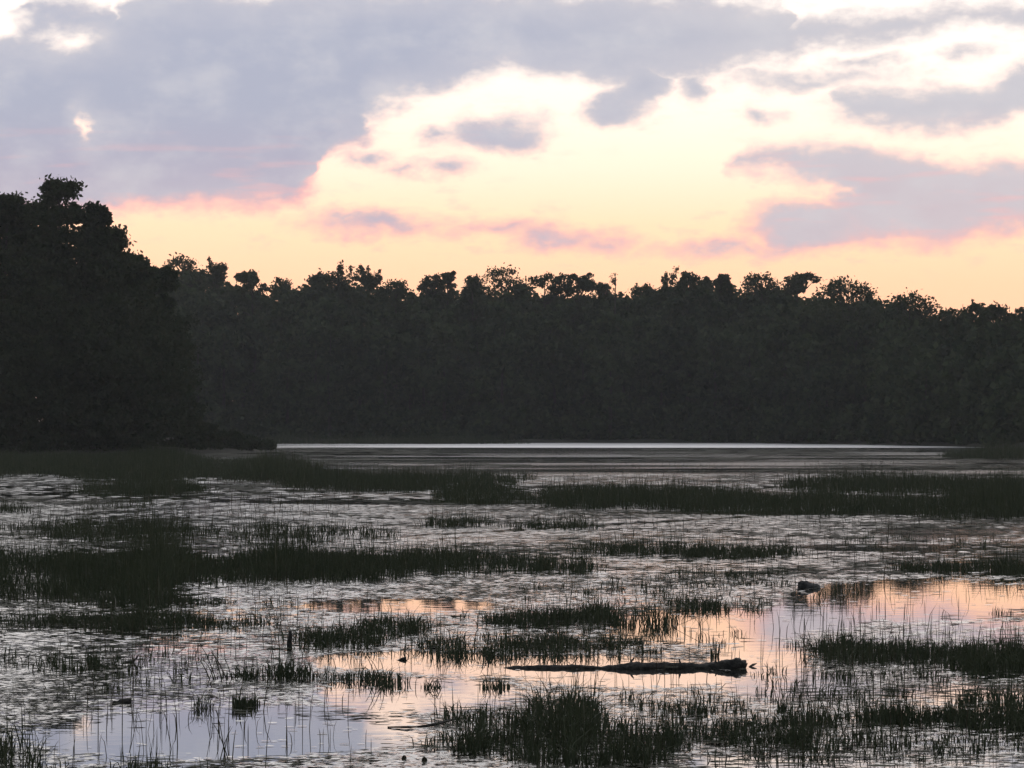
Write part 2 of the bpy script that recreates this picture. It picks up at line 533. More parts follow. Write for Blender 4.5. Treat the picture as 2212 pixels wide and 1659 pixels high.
def clump_centres(kind, H, base, Rr, rg, K):
    """ends of the leafy branches for each habit of growth"""
    out = []
    if kind == 'round':
        for _ in range(K):
            t = rg.random() ** 0.8
            z = base + (H - base) * t
            prof = math.sqrt(max(0.0, 1 - (max(0, t - 0.45) / 0.58) ** 2)) * (0.65 + 0.35 * min(1, t / 0.3))
            an = rg.random() * 6.283
            r = Rr * prof * (0.25 + 0.75 * math.sqrt(rg.random()))
            out.append((r * math.cos(an), r * math.sin(an), z, 0.22 * Rr, 0.17 * Rr))
    elif kind == 'flat':
        lobes = [(rg.normal() * 0.42 * Rr, rg.normal() * 0.42 * Rr, H - Rr * (0.15 + 0.75 * rg.random()), Rr * rg.uniform(0.34, 0.55)) for _ in range(6)]
        lobes.append((0, 0, H - 0.25 * Rr, Rr * 0.45))
        lobes += [(rg.normal() * 0.5 * Rr, rg.normal() * 0.5 * Rr, H - Rr * (1.0 + 1.4 * rg.random()), Rr * 0.55) for _ in range(4)]
        for _ in range(K):
            lx, ly, lz, lr = lobes[rg.integers(len(lobes))]
            q = rg.normal(size=3)
            q /= np.linalg.norm(q)
            q *= rg.random() ** 0.4
            out.append((lx + q[0] * lr, ly + q[1] * lr, lz + q[2] * lr * 0.5, 0.15 * Rr, 0.10 * Rr))
    elif kind == 'spray':
        for _ in range(int(K * 0.7)):
            an = rg.random() * 6.283
            tilt = 1.25 * rg.random() ** 0.8
            L = Rr * (0.7 + 0.7 * rg.random())
            z0 = H - 1.5 * Rr + 0.5 * Rr * rg.random()
            for q in (0.35, 0.6, 0.8, 1.0):
                out.append((L * math.sin(tilt) * math.cos(an) * q, L * math.sin(tilt) * math.sin(an) * q, z0 + L * math.cos(tilt) * q,
                            0.10 * Rr, 0.13 * Rr))
        for _ in range(K):
            an = rg.random() * 6.283
            r = Rr * math.sqrt(rg.random())
            out.append((r * math.cos(an), r * math.sin(an), H - Rr * (1.2 + 1.8 * rg.random()), 0.24 * Rr, 0.18 * Rr))
    elif kind == 'cone':
        for _ in range(K):
            t = rg.random()
            z = base + (H - base) * t
            an = rg.random() * 6.283
            r = Rr * (0.34 + 0.7 * (1 - t ** 2.6) ** 0.75) * (0.3 + 0.75 * math.sqrt(rg.random()))
            out.append((r * math.cos(an), r * math.sin(an), z, 0.19 * Rr, 0.13 * Rr))
    elif kind == 'snag':
        for _ in range(K):
            t = rg.random()
            an = rg.random() * 6.283
            r = Rr * (0.2 + 0.8 * rg.random()) * (0.5 + 0.5 * math.sin(t * 7))
            out.append((r * math.cos(an), r * math.sin(an), H - t * Rr * 5, 0.3 * Rr, 0.35 * Rr))
    elif kind == 'bush':
        for _ in range(K):
            t = rg.random()
            an = rg.random() * 6.283
            r = Rr * math.sqrt(rg.random()) * math.sqrt(max(0, 1 - (t * 0.92) ** 2))
            out.append((r * math.cos(an), r * math.sin(an), base + (H - base) * t, 0.24 * Rr, 0.16 * Rr))
    return np.array(out)


def crown_points(cc, per, rg):
    k = len(cc)
    idx = np.repeat(np.arange(k), per)
    g3 = rg.normal(size=(len(idx), 3)) * 0.62
    P = cc[idx, :3].copy()
    P[:, 0] += g3[:, 0] * cc[idx, 3]
    P[:, 1] += g3[:, 1] * cc[idx, 3]
    P[:, 2] += g3[:, 2] * cc[idx, 4]
    return P


def make_tree(name, x_s, d, top_s, w_s, kind, label, cat, group, K=46, per=60, leaf=0.24, mat=None, base_frac=0.45, seed=0, zg=0.4, grow=1.0):
    rg = np.random.default_rng(1000 + seed)
    X = (x_s - 1106) / F * d
    H = height(top_s, d) - zg
    Rr = w_s * grow / 2 / F * d
    base = H * base_frac
    cc = clump_centres(kind, H, base, Rr, rg, K)
    mz = (cc[:, 2] + cc[:, 4]).max()
    cc[:, 2] += H - mz
    root = put(name, None, loc=(X, d, zg), label=label, cat=cat, group=group)
    root.empty_display_size = 1.0
    lean = rg.normal(size=2) * 0.015 * H
    zz = np.linspace(-0.5, H * 0.97, 9)
    wob = np.cumsum(rg.normal(size=(9, 2)) * 0.05, 0)
    tp = np.stack([lean[0] * (zz / H) ** 2 + wob[:, 0], lean[1] * (zz / H) ** 2 + wob[:, 1], zz], 1)
    tp[0, :2] = 0
    rad = np.linspace(0.013 * H + 0.04, 0.03, 9)
    rad[0] *= 1.35
    limbs = [tube(tp, rad, 8)]
    pick = rg.permutation(len(cc))[:min(len(cc), 22)]
    for i in pick:
        e = cc[i, :3]
        r = math.hypot(e[0], e[1])
        zs = max(0.3, e[2] - r * (0.5 + 0.5 * rg.random()) - 0.2)
        zs = min(zs, H * 0.92)
        s0 = np.array([np.interp(zs, zz, tp[:, 0]), np.interp(zs, zz, tp[:, 1]), zs])
        mid = (s0 + e) / 2 + np.array([0, 0, -0.12 * r])
        rr = 0.02 + 0.006 * H * 0.5
        limbs.append(tube([s0, mid, e], [rr, rr * 0.65, rr * 0.3], 5))
    v, f = join(limbs)
    put('trunk', mesh('trunk', v, f, M_BARK, True), root)
    v, f = cards(crown_points(cc, per, rg), leaf, rg)
    put('crown', mesh('crown', v, f, mat or M_PINE), root)
    return root


# ------------------------------------------------------------------ the far wood (one mass) and its skyline trees
CAN_X = [-600, 250, 330, 400, 500, 560, 640, 720, 800, 900, 1000, 1100, 1200, 1330, 1400, 1500, 1600, 1700, 1780, 1900, 1960, 2020, 2212, 3000]
CAN_Y = [584, 584, 578, 574, 602, 618, 616, 603, 616, 620, 620, 613, 628, 630, 624, 606, 612, 617, 638, 647, 658, 678, 682, 680]


def far_shore(xs):
    return float(np.interp(xs, SHORE_RX, SHORE_R))


def make_wood():
    rg = np.random.default_rng(5)
    PV, off = [], 0
    P_all, T_parts = [], []
    for row, (dd, drop, lo) in enumerate([(7, 70, 0.03), (14, 34, 0.04), (22, 10, 0.08), (30, 0, 0.1), (38, -2, 0.1), (46, 2, 0.04)]):
        xs = 180.0 - 15 * row
        while xs < 2560:
            d = far_shore(xs) + dd + rg.normal() * 2.0
            xj = xs + rg.normal() * 8
            top = np.interp(xj, CAN_X, CAN_Y) + drop + 4 + abs(rg.normal()) * (26 if row < 2 else 13)
            H = height(top, d) - 0.5
            Rr = rg.uniform(2.0, 3.2)
            cc = clump_centres('round', H, H * lo, Rr, rg, 56)
            cc[:, 3:] *= 1.3
            cc[:, 2] += H - (cc[:, 2] + cc[:, 4]).max()
            X = (xj - 1106) / F * d
            P = crown_points(cc, 26, rg)
            P += (X, d, 0.5)
            P_all.append(P)
            if row < 2:
                T_parts.append(tube([(X, d, -0.2), (X + rg.normal() * 0.3, d, H * 0.5), (X, d, H * 0.9)], [0.22, 0.15, 0.04], 6))
            xs += Rr * 1.05 / d * F
    # brush along the water's edge
    xs = 180.0
    while xs < 2600:
        d = far_shore(xs) + 3.2 + rg.random() * 2.5
        H = rg.uniform(1.6, 4.0)
        Rr = rg.uniform(1.2, 2.2)
        cc = clump_centres('bush', H, 0.1, Rr, rg, 22)
        P = crown_points(cc, 26, rg)
        P += ((xs - 1106) / F * d, d, 0.2)
        P_all.append(P)
        xs += Rr * 0.8 / d * F
    P = np.concatenate(P_all)
    v, f = cards(P, 0.62, rg, 0.0, 0.8)
    root = put('wood', None, loc=(0, 0, 0), kind='stuff', label='dense dark far-shore wood reading as one mass', cat='wood')
    me = mesh('wood_foliage', v, f, M_FAR)
    root_mesh = put('foliage', me, root, kind='stuff')
    v, f = join(T_parts)
    put('trunks', mesh('wood_trunks', v, f, M_BARK, True), root, kind='stuff')


make_wood()

SKYLINE = [
    (395, 553, 84, 'round', 'rounded tree just right of the tall left trees, first bump of the far skyline'),
    (470, 557, 66, 'spray', 'open feathery tree on the far skyline, second bump beyond the left trees'),
    (545, 585, 74, 'flat', 'small flat-topped pine on its own in the dip of the far skyline'),
    (605, 600, 48, 'round', 'small rounded crown right of the flat-topped pine in the skyline dip'),
    (682, 591, 72, 'flat', 'level shoulder-shaped crown left of the two feathery skyline trees'),
    (738, 565, 84, 'spray', 'larger and left of the two feathery upright trees on the skyline'),
    (796, 573, 54, 'spray', 'narrower and right of the two feathery upright trees on the skyline'),
    (852, 604, 74, 'round', 'low wide crown right of the two feathery skyline trees'),
    (932, 594, 52, 'round', 'rounded crown touching a thin upright tuft, left of the skyline centre'),
    (967, 586, 32, 'spray', 'thin upright tuft of a tree left of the wide pointed skyline crown'),
    (1022, 597, 42, 'round', 'small crown beside the wide pointed crown at the skyline centre'),
    (1088, 577, 104, 'cone', 'wide pointed evergreen crown at the centre of the skyline'),
    (1178, 591, 84, 'flat', 'round pine with sky gaps beneath, right of the wide pointed crown'),
    (1263, 591, 70, 'flat', 'clumpy pine left of the thin bare-looking spire on the skyline'),
    (1303, 611, 44, 'round', 'low crown at the foot of the thin bare-looking spire'),
    (1326, 588, 18, 'snag', 'thin bare-looking spire standing alone on the skyline'),
    (1392, 614, 66, 'round', 'low crown filling the dip right of the thin spire'),
    (1440, 576, 82, 'spray', 'star-shaped pine with spreading branches, highest right of the thin spire'),
    (1489, 589, 52, 'round', 'upright crown leaning against the star-shaped pine on its right'),
    (1528, 599, 48, 'flat', 'small ragged crown two right of the star-shaped pine'),
    (1565, 593, 30, 'round', 'narrow knob of a crown between the star-shaped pine and the domes'),
    (1641, 590, 80, 'round', 'smooth dome-shaped crown left of the loose pine on the right skyline'),
    (1722, 588, 78, 'flat', 'loose airy pine crown left of the broadest skyline tree'),
    (1832, 597, 122, 'round', 'broadest tree of the right skyline with a lumpy round crown'),
    (1880, 628, 50, 'spray', 'small upright crown joined to the right of the broadest skyline tree'),
    (1962, 632, 112, 'round', 'wide low crown where the skyline steps down on the right'),
    (2046, 667, 66, 'round', 'flat little dome in the lowest dip of the right skyline'),
    (2105, 656, 60, 'round', 'first lump of the pair of low crowns near the right picture edge'),
    (2155, 659, 66, 'round', 'second lump of the pair of low crowns near the right picture edge'),
    (2215, 664, 60, 'round', 'crown cut by the right picture edge on the far shore'),
]
for i, (xs, top, w, kind, lab) in enumerate(SKYLINE):
    d = far_shore(xs) + 26 + 9 * math.sin(i * 2.4)
    name = {'flat': 'pine_tree', 'spray': 'pine_tree', 'cone': 'pine_tree', 'round': 'tree', 'snag': 'dead_tree'}[kind]
    make_tree(name, xs, d, top, w, kind, lab, 'tree', 'skyline trees across the pond',
             
              K={'spray': 26, 'snag': 12, 'cone': 90}.get(kind, 76), per={'spray': 30, 'snag': 16}.get(kind, 44),
              leaf=0.36 if kind != 'snag' else 0.18, mat=M_PINE, base_frac=0.62, seed=i, grow=1.28)

# ------------------------------------------------------------------ the nearer trees on the left bank
LEFT = [
    (134, 384, 150, 188, 'cone', 'tallest dark tree on the left bank with a pointed crown'),
    (16, 418, 130, 190, 'round', 'dark round-topped tree at the left picture edge'),
    (72, 436, 150, 194, 'round', 'dark tree filling the notch between the left-edge tree and the tallest'),
    (206, 440, 90, 190, 'cone', 'ragged dark tree with upright tips right of the tallest left tree'),
    (242, 492, 116, 194, 'round', 'dark tree stepping down behind the ragged one on the left bank'),
    (285, 548, 120, 196, 'round', 'lower dark tree at the right foot of the left-bank group'),
    (325, 578, 100, 200, 'flat', 'lowest flat-crowned tree at the right end of the left-bank group'),
    (-90, 430, 180, 190, 'round', 'dark tree just past the left picture edge'),
    (350, 680, 110, 198, 'round', 'small dark tree below the flat-crowned one on the left bank'),
]
for i, (xs, top, w, d, kind, lab) in enumerate(LEFT):
    make_tree('bank_tree', xs, d, top, w, kind, lab, 'tree', 'trees on the left bank', K=260, per=52, leaf=0.33,
              mat=M_NEAR, base_frac=0.25, seed=60 + i, zg=0.4)


def make_left_brush():
    rg = np.random.default_rng(8)
    P_all = []

    def bush(xs, d, top, Rr, K, per):
        H = height(top, d) - 0.3
        cc = clump_centres('bush', H, 0.1, Rr, rg, K)
        P = crown_points(cc, per, rg)
        P += ((xs - 1106) / F * d, d, 0.3)
        P_all.append(P)
    for xs in np.arange(-160, 372, 24):
        for dd, drop in ((3, 0), (7, -90), (11, -180)):
            top = np.interp(xs, [-200, 200, 300, 380, 420], [740, 750, 760, 800, 860]) + drop * (1 if xs < 320 else 0.6) + rg.normal() * 30
            d = np.interp(xs, SHORE_X, SHORE_L) + dd
            bush(xs + rg.normal() * 8, d, top, rg.uniform(1.5, 2.4), 34, 40)
    v, f = cards(np.concatenate(P_all), 0.3, rg)
    put('thicket', mesh('thicket', v, f, M_SHRUB), kind='stuff', label='dark thicket under the tall left-bank trees', cat='thicket')


make_left_brush()
SPIT = [(400, 850, 70, 'tall dark shrub at the root of the left spit'), (444, 918, 84, 'dark shrub, second along the left spit'),
        (492, 938, 84, 'dark shrub in the middle of the left spit'), (538, 947, 66, 'low dark shrub near the tip of the left spit'),
        (574, 955, 48, 'lowest dark shrub at the very tip of the left spit')]
for i, (xs, top, w, lab) in enumerate(SPIT):
    d = float(np.interp(xs, SHORE_X, SHORE_L)) + 5
    rg = np.random.default_rng(300 + i)
    H = height(top, d) - 0.2
    Rr = w / 2 / F * d
    root = put('shrub', None, loc=((xs - 1106) / F * d, d, 0.2), label=lab, cat='shrub', group='shrubs on the left spit')
    cc = clump_centres('bush', H, 0.05, Rr, rg, 34)
    stems = [tube([(rg.normal() * .1, rg.normal() * .1, -0.3), cc[k, :3] * (.5, .5, .6), cc[k, :3]], [.05, .035, .01], 5) for k in range(7)]
    v, f = join(stems)
    put('stems', mesh('stems', v, f, M_BARK, True), root)
    v, f = cards(crown_points(cc, 60, rg), 0.24, rg)
    put('crown', mesh('crown', v, f, M_SHRUB), root)

# ------------------------------------------------------------------ reeds and rushes
_ph = rng.random((10, 3))


def patch_noise(X, Y, sc):
    s = np.zeros_like(X)
    for i in range(10):
        an = _ph[i, 0] * 6.283
        k = (0.5 + 1.8 * _ph[i, 1]) / sc
        s += np.sin((X * math.cos(an) + Y * math.sin(an)) * k * 6.283 + _ph[i, 2] * 50)
    return s / 10.0 * 1.8


def blades(X, Y, h, w, rg, lean=0.16, z0=-0.06):
    """tapered, slightly bent stems: 5 points each"""
    n = len(X)
    an = rg.random(n) * 6.283
    ln = np.abs(rg.normal(size=n)) * lean * h
    dxy = np.stack([np.cos(an) * ln, np.sin(an) * ln], 1)
    fa = rg.normal(size=n) * 0.7
    wx, wy = np.cos(fa) * w * 0.5, np.sin(fa) * w * 0.5
    V = np.zeros((n, 5, 3))
    V[:, 0] = np.stack([X - wx, Y - wy, np.full(n, z0)], 1)
    V[:, 1] = np.stack([X + wx, Y + wy, np.full(n, z0)], 1)
    mx, my, mz = X + dxy[:, 0] * 0.35, Y + dxy[:, 1] * 0.35, h * 0.6
    V[:, 2] = np.stack([mx + wx * 0.8, my + wy * 0.8, mz], 1)
    V[:, 3] = np.stack([mx - wx * 0.8, my - wy * 0.8, mz], 1)
    V[:, 4] = np.stack([X + dxy[:, 0], Y + dxy[:, 1], h], 1)
    o = np.arange(n)[:, None] * 5
    return V.reshape(-1, 3), o + np.array([[0, 1, 2, 3]]), o + np.array([[3, 2, 4]])


def sample_region(shapes, rg, tuss=1.0):
    """shapes: (cx, cy, rx, ry, density) in survey units -> tussock places on the water"""
    XX, YY = [], []
    for cx, cy, rx, ry, dens in shapes:
        n = 4000
        y = cy + (rg.random(n) * 2 - 1) * ry
        y = np.maximum(y, 958)
        d = CAM_H * F / (y - HOR)
        area = np.mean(d ** 3) / F / (CAM_H * F) * (4 * rx * ry)
        N = max(3, int(dens * area))
        p = d ** 3 / np.sum(d ** 3)
        y = y[rg.choice(n, N, p=p)] + rg.normal(size=N) * 0.4
        y = np.maximum(y, 958)
        x = cx + (rg.random(N) * 2 - 1) * rx
        r2 = ((x - cx) / rx) ** 2 + ((y - cy) / ry) ** 2
        X, Y = ground(x, y)
        keep = (1.1 - r2 + 0.5 * patch_noise(X, Y, 0.05 * Y) > rg.random(N) * 0.8) & (r2 < 1.35)
        XX.append(X[keep])
        YY.append(Y[keep])
    return np.concatenate(XX), np.concatenate(YY)


def reed_bed(name, label, shapes, H, seed, wid=0.0042, per=8, lean=0.16, tall=0.16, mat=None, kind='stuff', cat='reeds', short=0.45, tangle=0.55):
    rg = np.random.default_rng(500 + seed)
    tx, ty = sample_region(shapes, rg)
    k = rg.poisson(per, len(tx)) + 1
    X = np.repeat(tx, k)
    Y = np.repeat(ty, k)
    n = len(X)
    sp = 0.025 + 0.0012 * Y
    X = X + rg.normal(size=n) * sp
    Y = Y + rg.normal(size=n) * sp * 1.2
    pn = patch_noise(tx * 1.0, ty * 0.6, 0.03 * ty)
    hh = H * np.repeat(np.clip(0.75 + 0.5 * pn + 0.35 * rg.random(len(tx)), 0.35, 1.5), k)
    tallm = rg.random(n) < tall
    h = np.where(tallm, hh * (0.6 + 0.7 * rg.random(n) ** 1.5), hh * short * (0.5 + 0.8 * rg.random(n)))
    w = wid * (1 + Y / 38.0) * (0.7 + 0.6 * rg.random(n)) * np.where(tallm, 0.75, 1.15)
    v, q, t = blades(X, Y, h, w, rg, np.where(tallm, lean, tangle) * (1 + 2.5 * (rg.random(n) < 0.12)))
    return put(name, mesh(name, v, [q, t], mat or M_REED), kind=kind, label=label, cat=cat)


BEDS = [
    # cx, cy, rx, ry, tussocks per m2
    ('far dark reed belt along the foot of the left bank', [(250, 1012, 440, 26, 5), (0, 1006, 300, 34, 5), (560, 1028, 160, 15, 5), (-480, 1014, 420, 30, 4)], 0.55),
    ('dark reed island in the pale water below the left reed belt', [(318, 1061, 165, 13, 9), (250, 1100, 90, 7, 2.5)], 0.45),
    ('reed belt left of centre joining the left belt to the middle', [(790, 1047, 210, 19, 6), (680, 1032, 100, 13, 5)], 0.5),
    ('reed stand at the centre of the far water', [(1050, 1074, 115, 27, 5.5), (1060, 1038, 100, 16, 3.4)], 0.5),
    ('reed stand right of the central one', [(1280, 1082, 150, 24, 6.5), (1480, 1082, 180, 22, 6)], 0.5),
    ('wide dark reed belt across the right middle distance', [(1800, 1096, 430, 22, 7), (2080, 1108, 190, 20, 7), (2560, 1104, 340, 20, 7)], 0.48),
    ('far reed belt at the right picture edge', [(1960, 1052, 280, 20, 5), (2140, 1078, 120, 24, 6), (2480, 1064, 260, 20, 5)], 0.5),
    ('small dark reed bank by the far right shore', [(2140, 987, 110, 7, 5)], 0.8),
    ('thin row of upright reeds in the middle water', [(1000, 1134, 90, 8, 9), (1190, 1140, 140, 7, 7)], 0.36),
    ('sparse reeds standing behind the big left bed', [(420, 1160, 440, 22, 3.2), (30, 1104, 50, 10, 8), (130, 1150, 180, 26, 4)], 0.36),
    ('largest dark reed bed on the left of the marsh', [(380, 1240, 420, 30, 22), (120, 1275, 260, 40, 22), (740, 1240, 150, 22, 20), (620, 1220, 300, 22, 16), (60, 1225, 260, 30, 18), (-330, 1262, 320, 40, 18)], 0.38),
    ('tail of reeds running right from the largest left bed', [(1020, 1222, 180, 22, 15), (1200, 1232, 120, 14, 10)], 0.34),
    ('straight-edged reed strip right of centre', [(1570, 1198, 160, 11, 17), (1380, 1192, 150, 12, 8)], 0.30),
    ('low reed strip above the pink pool on the right', [(2050, 1232, 160, 8, 20), (2190, 1236, 60, 9, 14), (2480, 1240, 260, 10, 16)], 0.30),
    ('thin reed line above the dark lump in the water', [(1610, 1246, 110, 8, 10), (1480, 1242, 60, 6, 6)], 0.25),
    ('reed strip below the largest left bed', [(260, 1350, 290, 17, 26), (500, 1352, 100, 12, 18), (60, 1350, 120, 22, 16), (-260, 1356, 240, 18, 18)], 0.26),
    ('narrow grassy tongue right of the largest left bed', [(400, 1303, 130, 9, 26), (610, 1308, 36, 6, 20)], 0.20),
    ('reed cluster left of the pool centre', [(740, 1385, 110, 18, 34), (850, 1362, 80, 16, 28), (690, 1400, 60, 8, 26), (960, 1400, 100, 14, 14)], 0.26),
    ('tall reed cluster above the orange pool centre', [(1130, 1344, 100, 16, 38), (1260, 1342, 100, 14, 22), (1300, 1332, 36, 16, 34), (1390, 1348, 70, 8, 26)], 0.30),
    ('ragged reed cluster behind the left end of the log', [(1130, 1400, 130, 20, 30), (1060, 1415, 70, 12, 24), (1290, 1405, 90, 12, 14)], 0.26),
    ('small reed patch left of the pink pool', [(1510, 1312, 70, 9, 34), (1610, 1314, 44, 5, 18)], 0.24),
    ('large dark reed bed on the right beyond the log', [(1990, 1420, 230, 26, 46), (2150, 1440, 120, 24, 46), (1830, 1408, 90, 14, 36), (2450, 1436, 230, 26, 44)], 0.26),
    ('sparse reed fringe in front of the right reed bed', [(1960, 1462, 200, 14, 9)], 0.14),
    ('reed patch at the left edge above the pale water', [(60, 1440, 90, 22, 34), (110, 1450, 80, 14, 30), (215, 1440, 30, 14, 30)], 0.26),
    ('long low tussock row left of the bent stems', [(560, 1462, 130, 11, 46), (720, 1468, 160, 9, 34), (840, 1476, 50, 9, 40)], 0.20),
    ('tall near reed bed below the log', [(1190, 1560, 150, 40, 60), (1290, 1600, 120, 36, 50), (1110, 1590, 120, 28, 36)], 0.36),
    ('dark trampled reeds at the bottom centre', [(1080, 1610, 130, 36, 42), (1250, 1640, 200, 22, 55), (1400, 1610, 90, 20, 40), (1010, 1560, 70, 12, 22)], 0.22),
    ('dense low reed bed at the right below the large bed', [(2000, 1555, 170, 16, 62), (2160, 1565, 90, 18, 46), (2120, 1520, 110, 14, 24), (2480, 1566, 280, 24, 44)], 0.22),
    ('thin low weeds across the bottom right', [(1620, 1590, 180, 30, 30), (1900, 1620, 330, 30, 16), (1760, 1560, 120, 16, 22), (1500, 1535, 110, 12, 20)], 0.15),
    ('tall dark reeds at the bottom left corner', [(20, 1640, 48, 50, 85), (70, 1670, 60, 20, 60)], 0.40),
    ('pale reed margin along the foot of the far wood', [(850, 958.5, 330, 0.8, 2.5)], 1.3),
    ('few thin reeds in the dark calm patch at right', [(1990, 1172, 200, 18, 2.2)], 0.24),
    ('ragged scattered stems over the near right water', [(1560, 1570, 640, 80, 9), (1900, 1480, 320, 40, 5), (2560, 1520, 380, 100, 5)], 0.17),
    ('ragged scattered stems over the middle pools', [(1150, 1380, 480, 60, 5), (1500, 1290, 500, 40, 2.6)], 0.2),
    ('ragged scattered stems over the pale left water', [(330, 1440, 400, 60, 4), (-380, 1450, 380, 110, 5), (180, 1505, 180, 22, 4)], 0.15),
    ('low weeds along the bottom left edge', [(230, 1668, 200, 14, 50), (420, 1672, 130, 8, 40)], 0.13),
]
THICK = {9: 2.4, 0: 1.5, 2: 1.6, 3: 1.6, 4: 1.6, 5: 1.8, 6: 1.7, 10: 2.2, 11: 2.4, 12: 2.6, 13: 2.6, 15: 2.2, 17: 1.7, 18: 1.6, 19: 1.7, 21: 1.7, 23: 1.5, 24: 1.4, 25: 0.85, 26: 2.0, 27: 2.6, 28: 3.0, 8: 1.6, 14: 1.6, 16: 1.5}
for i, (lab, shp, H) in enumerate(BEDS):
    near = shp[0][1] > 1280
    reed_bed('reed_bed', lab, [(a, b, c, e, f * THICK.get(i, 1.0)) for a, b, c, e, f in shp], H, i,
             per=11 if near else 8, tall=0.10 if near else 0.16, short=0.42 if near else 0.45, tangle=0.95 if near else 0.55)


def lone_stems():
    rg = np.random.default_rng(77)
    n = 42000
    y = 1000 + 660 * rg.random(n) ** 1.25
    x = -150 + 2500 * rg.random(n)
    X, Y = ground(x, y)
    keep = (patch_noise(X, Y, 0.09 * Y) + 0.25 > rg.random(n) * 1.1) & (rg.random(n) < np.clip((Y - 8) / 90, 0.05, 1.0) * 0.75)
    X, Y = X[keep], Y[keep]
    h = (0.08 + 0.24 * rg.random(len(X)) ** 1.8)
    w = 0.0036 * (1 + Y / 38.0) * (0.7 + 0.5 * rg.random(len(X)))
    v, q, t = blades(X, Y, h, w, rg, 0.3)
    put('sparse_stems', mesh('sparse_stems', v, [q, t], M_DRY), kind='stuff', label='lone thin stems scattered over the open water', cat='stems')


lone_stems()


def floating_pads():
    """small floating leaves, thick in the mats and almost absent from the clear pools"""
    rg = np.random.default_rng(21)
    pools = [(470, 1590, 460, 50), (620, 1560, 300, 40), (900, 1510, 210, 30), (1980, 1296, 310, 46), (1760, 1330, 130, 36), (1500, 1364, 190, 28),
             (1370, 1458, 270, 26), (1640, 1440, 120, 70), (1720, 1480, 150, 36), (870, 1312, 190, 12), (900, 1432, 230, 18), (1680, 1650, 230, 18), (2040, 1495, 180, 16),
             (1250, 1430, 230, 14), (900, 1500, 240, 40), (1180, 1440, 360, 26), (860, 1308, 230, 16), (1540, 1350, 240, 40), (880, 1425, 230, 20), (2030, 1150, 150, 12), (1900, 1183, 190, 9), (1800, 1108, 500, 5), (900, 1085, 420, 6)]
    VV, QQ, off = [], [], 0
    for (d0, d1, size, cover) in ((13.5, 24, 0.017, 0.6), (24, 36, 0.027, 0.55), (36, 70, 0.05, 0.34), (70, 110, 0.11, 0.14)):
        area = 0.40 * (d1 ** 2 - d0 ** 2)
        n = int(area * cover * 2.0 / (size * size * 2.2))
        Y = np.sqrt(d0 ** 2 + rg.random(n) * (d1 ** 2 - d0 ** 2))
        X = (rg.random(n) - 0.5) * 0.80 * Y
        xs, ys = 1106 + X / Y * F, HOR + CAM_H * F / Y
        clear = np.zeros(n)
        for cx, cy, rx, ry in pools:
            r = np.sqrt(((xs - cx) / rx) ** 2 + ((ys - cy) / ry) ** 2)
            clear = np.maximum(clear, np.clip((1.12 - r) * 4, 0, 1))
        pn = patch_noise(X, Y, 0.10 * Y) + 0.5 * patch_noise(X + 31, Y * 1.3, 0.025 * Y)
        prob = np.clip(0.5 + 0.75 * pn, 0.05, 1.0) * (1 - 0.985 * clear)
        keep = rg.random(n) < prob
        X, Y = X[keep], Y[keep]
        n = len(X)
        s = size * (0.5 + 1.0 * rg.random(n))
        tilt = rg.normal(size=(n, 2)) * 0.035
        tilt[:, 1] += 0.008
        if d0 >= 36:
            tilt *= 0.6
        k = 6
        an = (np.arange(k) / k * 6.283)[None] + rg.random(n)[:, None] * 6.28
        rad = s[:, None] * (0.75 + 0.4 * rg.random((n, k)))
        px, py = np.cos(an) * rad * 1.5, np.sin(an) * rad
        pz = px * tilt[:, :1] + py * tilt[:, 1:] + 0.004 + np.abs(tilt).sum(1)[:, None] * s[:, None] * 0.55
        V = np.stack([X[:, None] + px, Y[:, None] + py, pz], 2).reshape(-1, 3)
        VV.append(V)
        QQ.append(np.arange(n * k).reshape(n, k) + off)
        off += n * k
    put('floating_leaves', mesh('floating_leaves', np.concatenate(VV), np.concatenate(QQ), M_PAD), kind='stuff',
        label='mats of small floating leaves glinting on the pond', cat='floating leaves')


floating_pads()


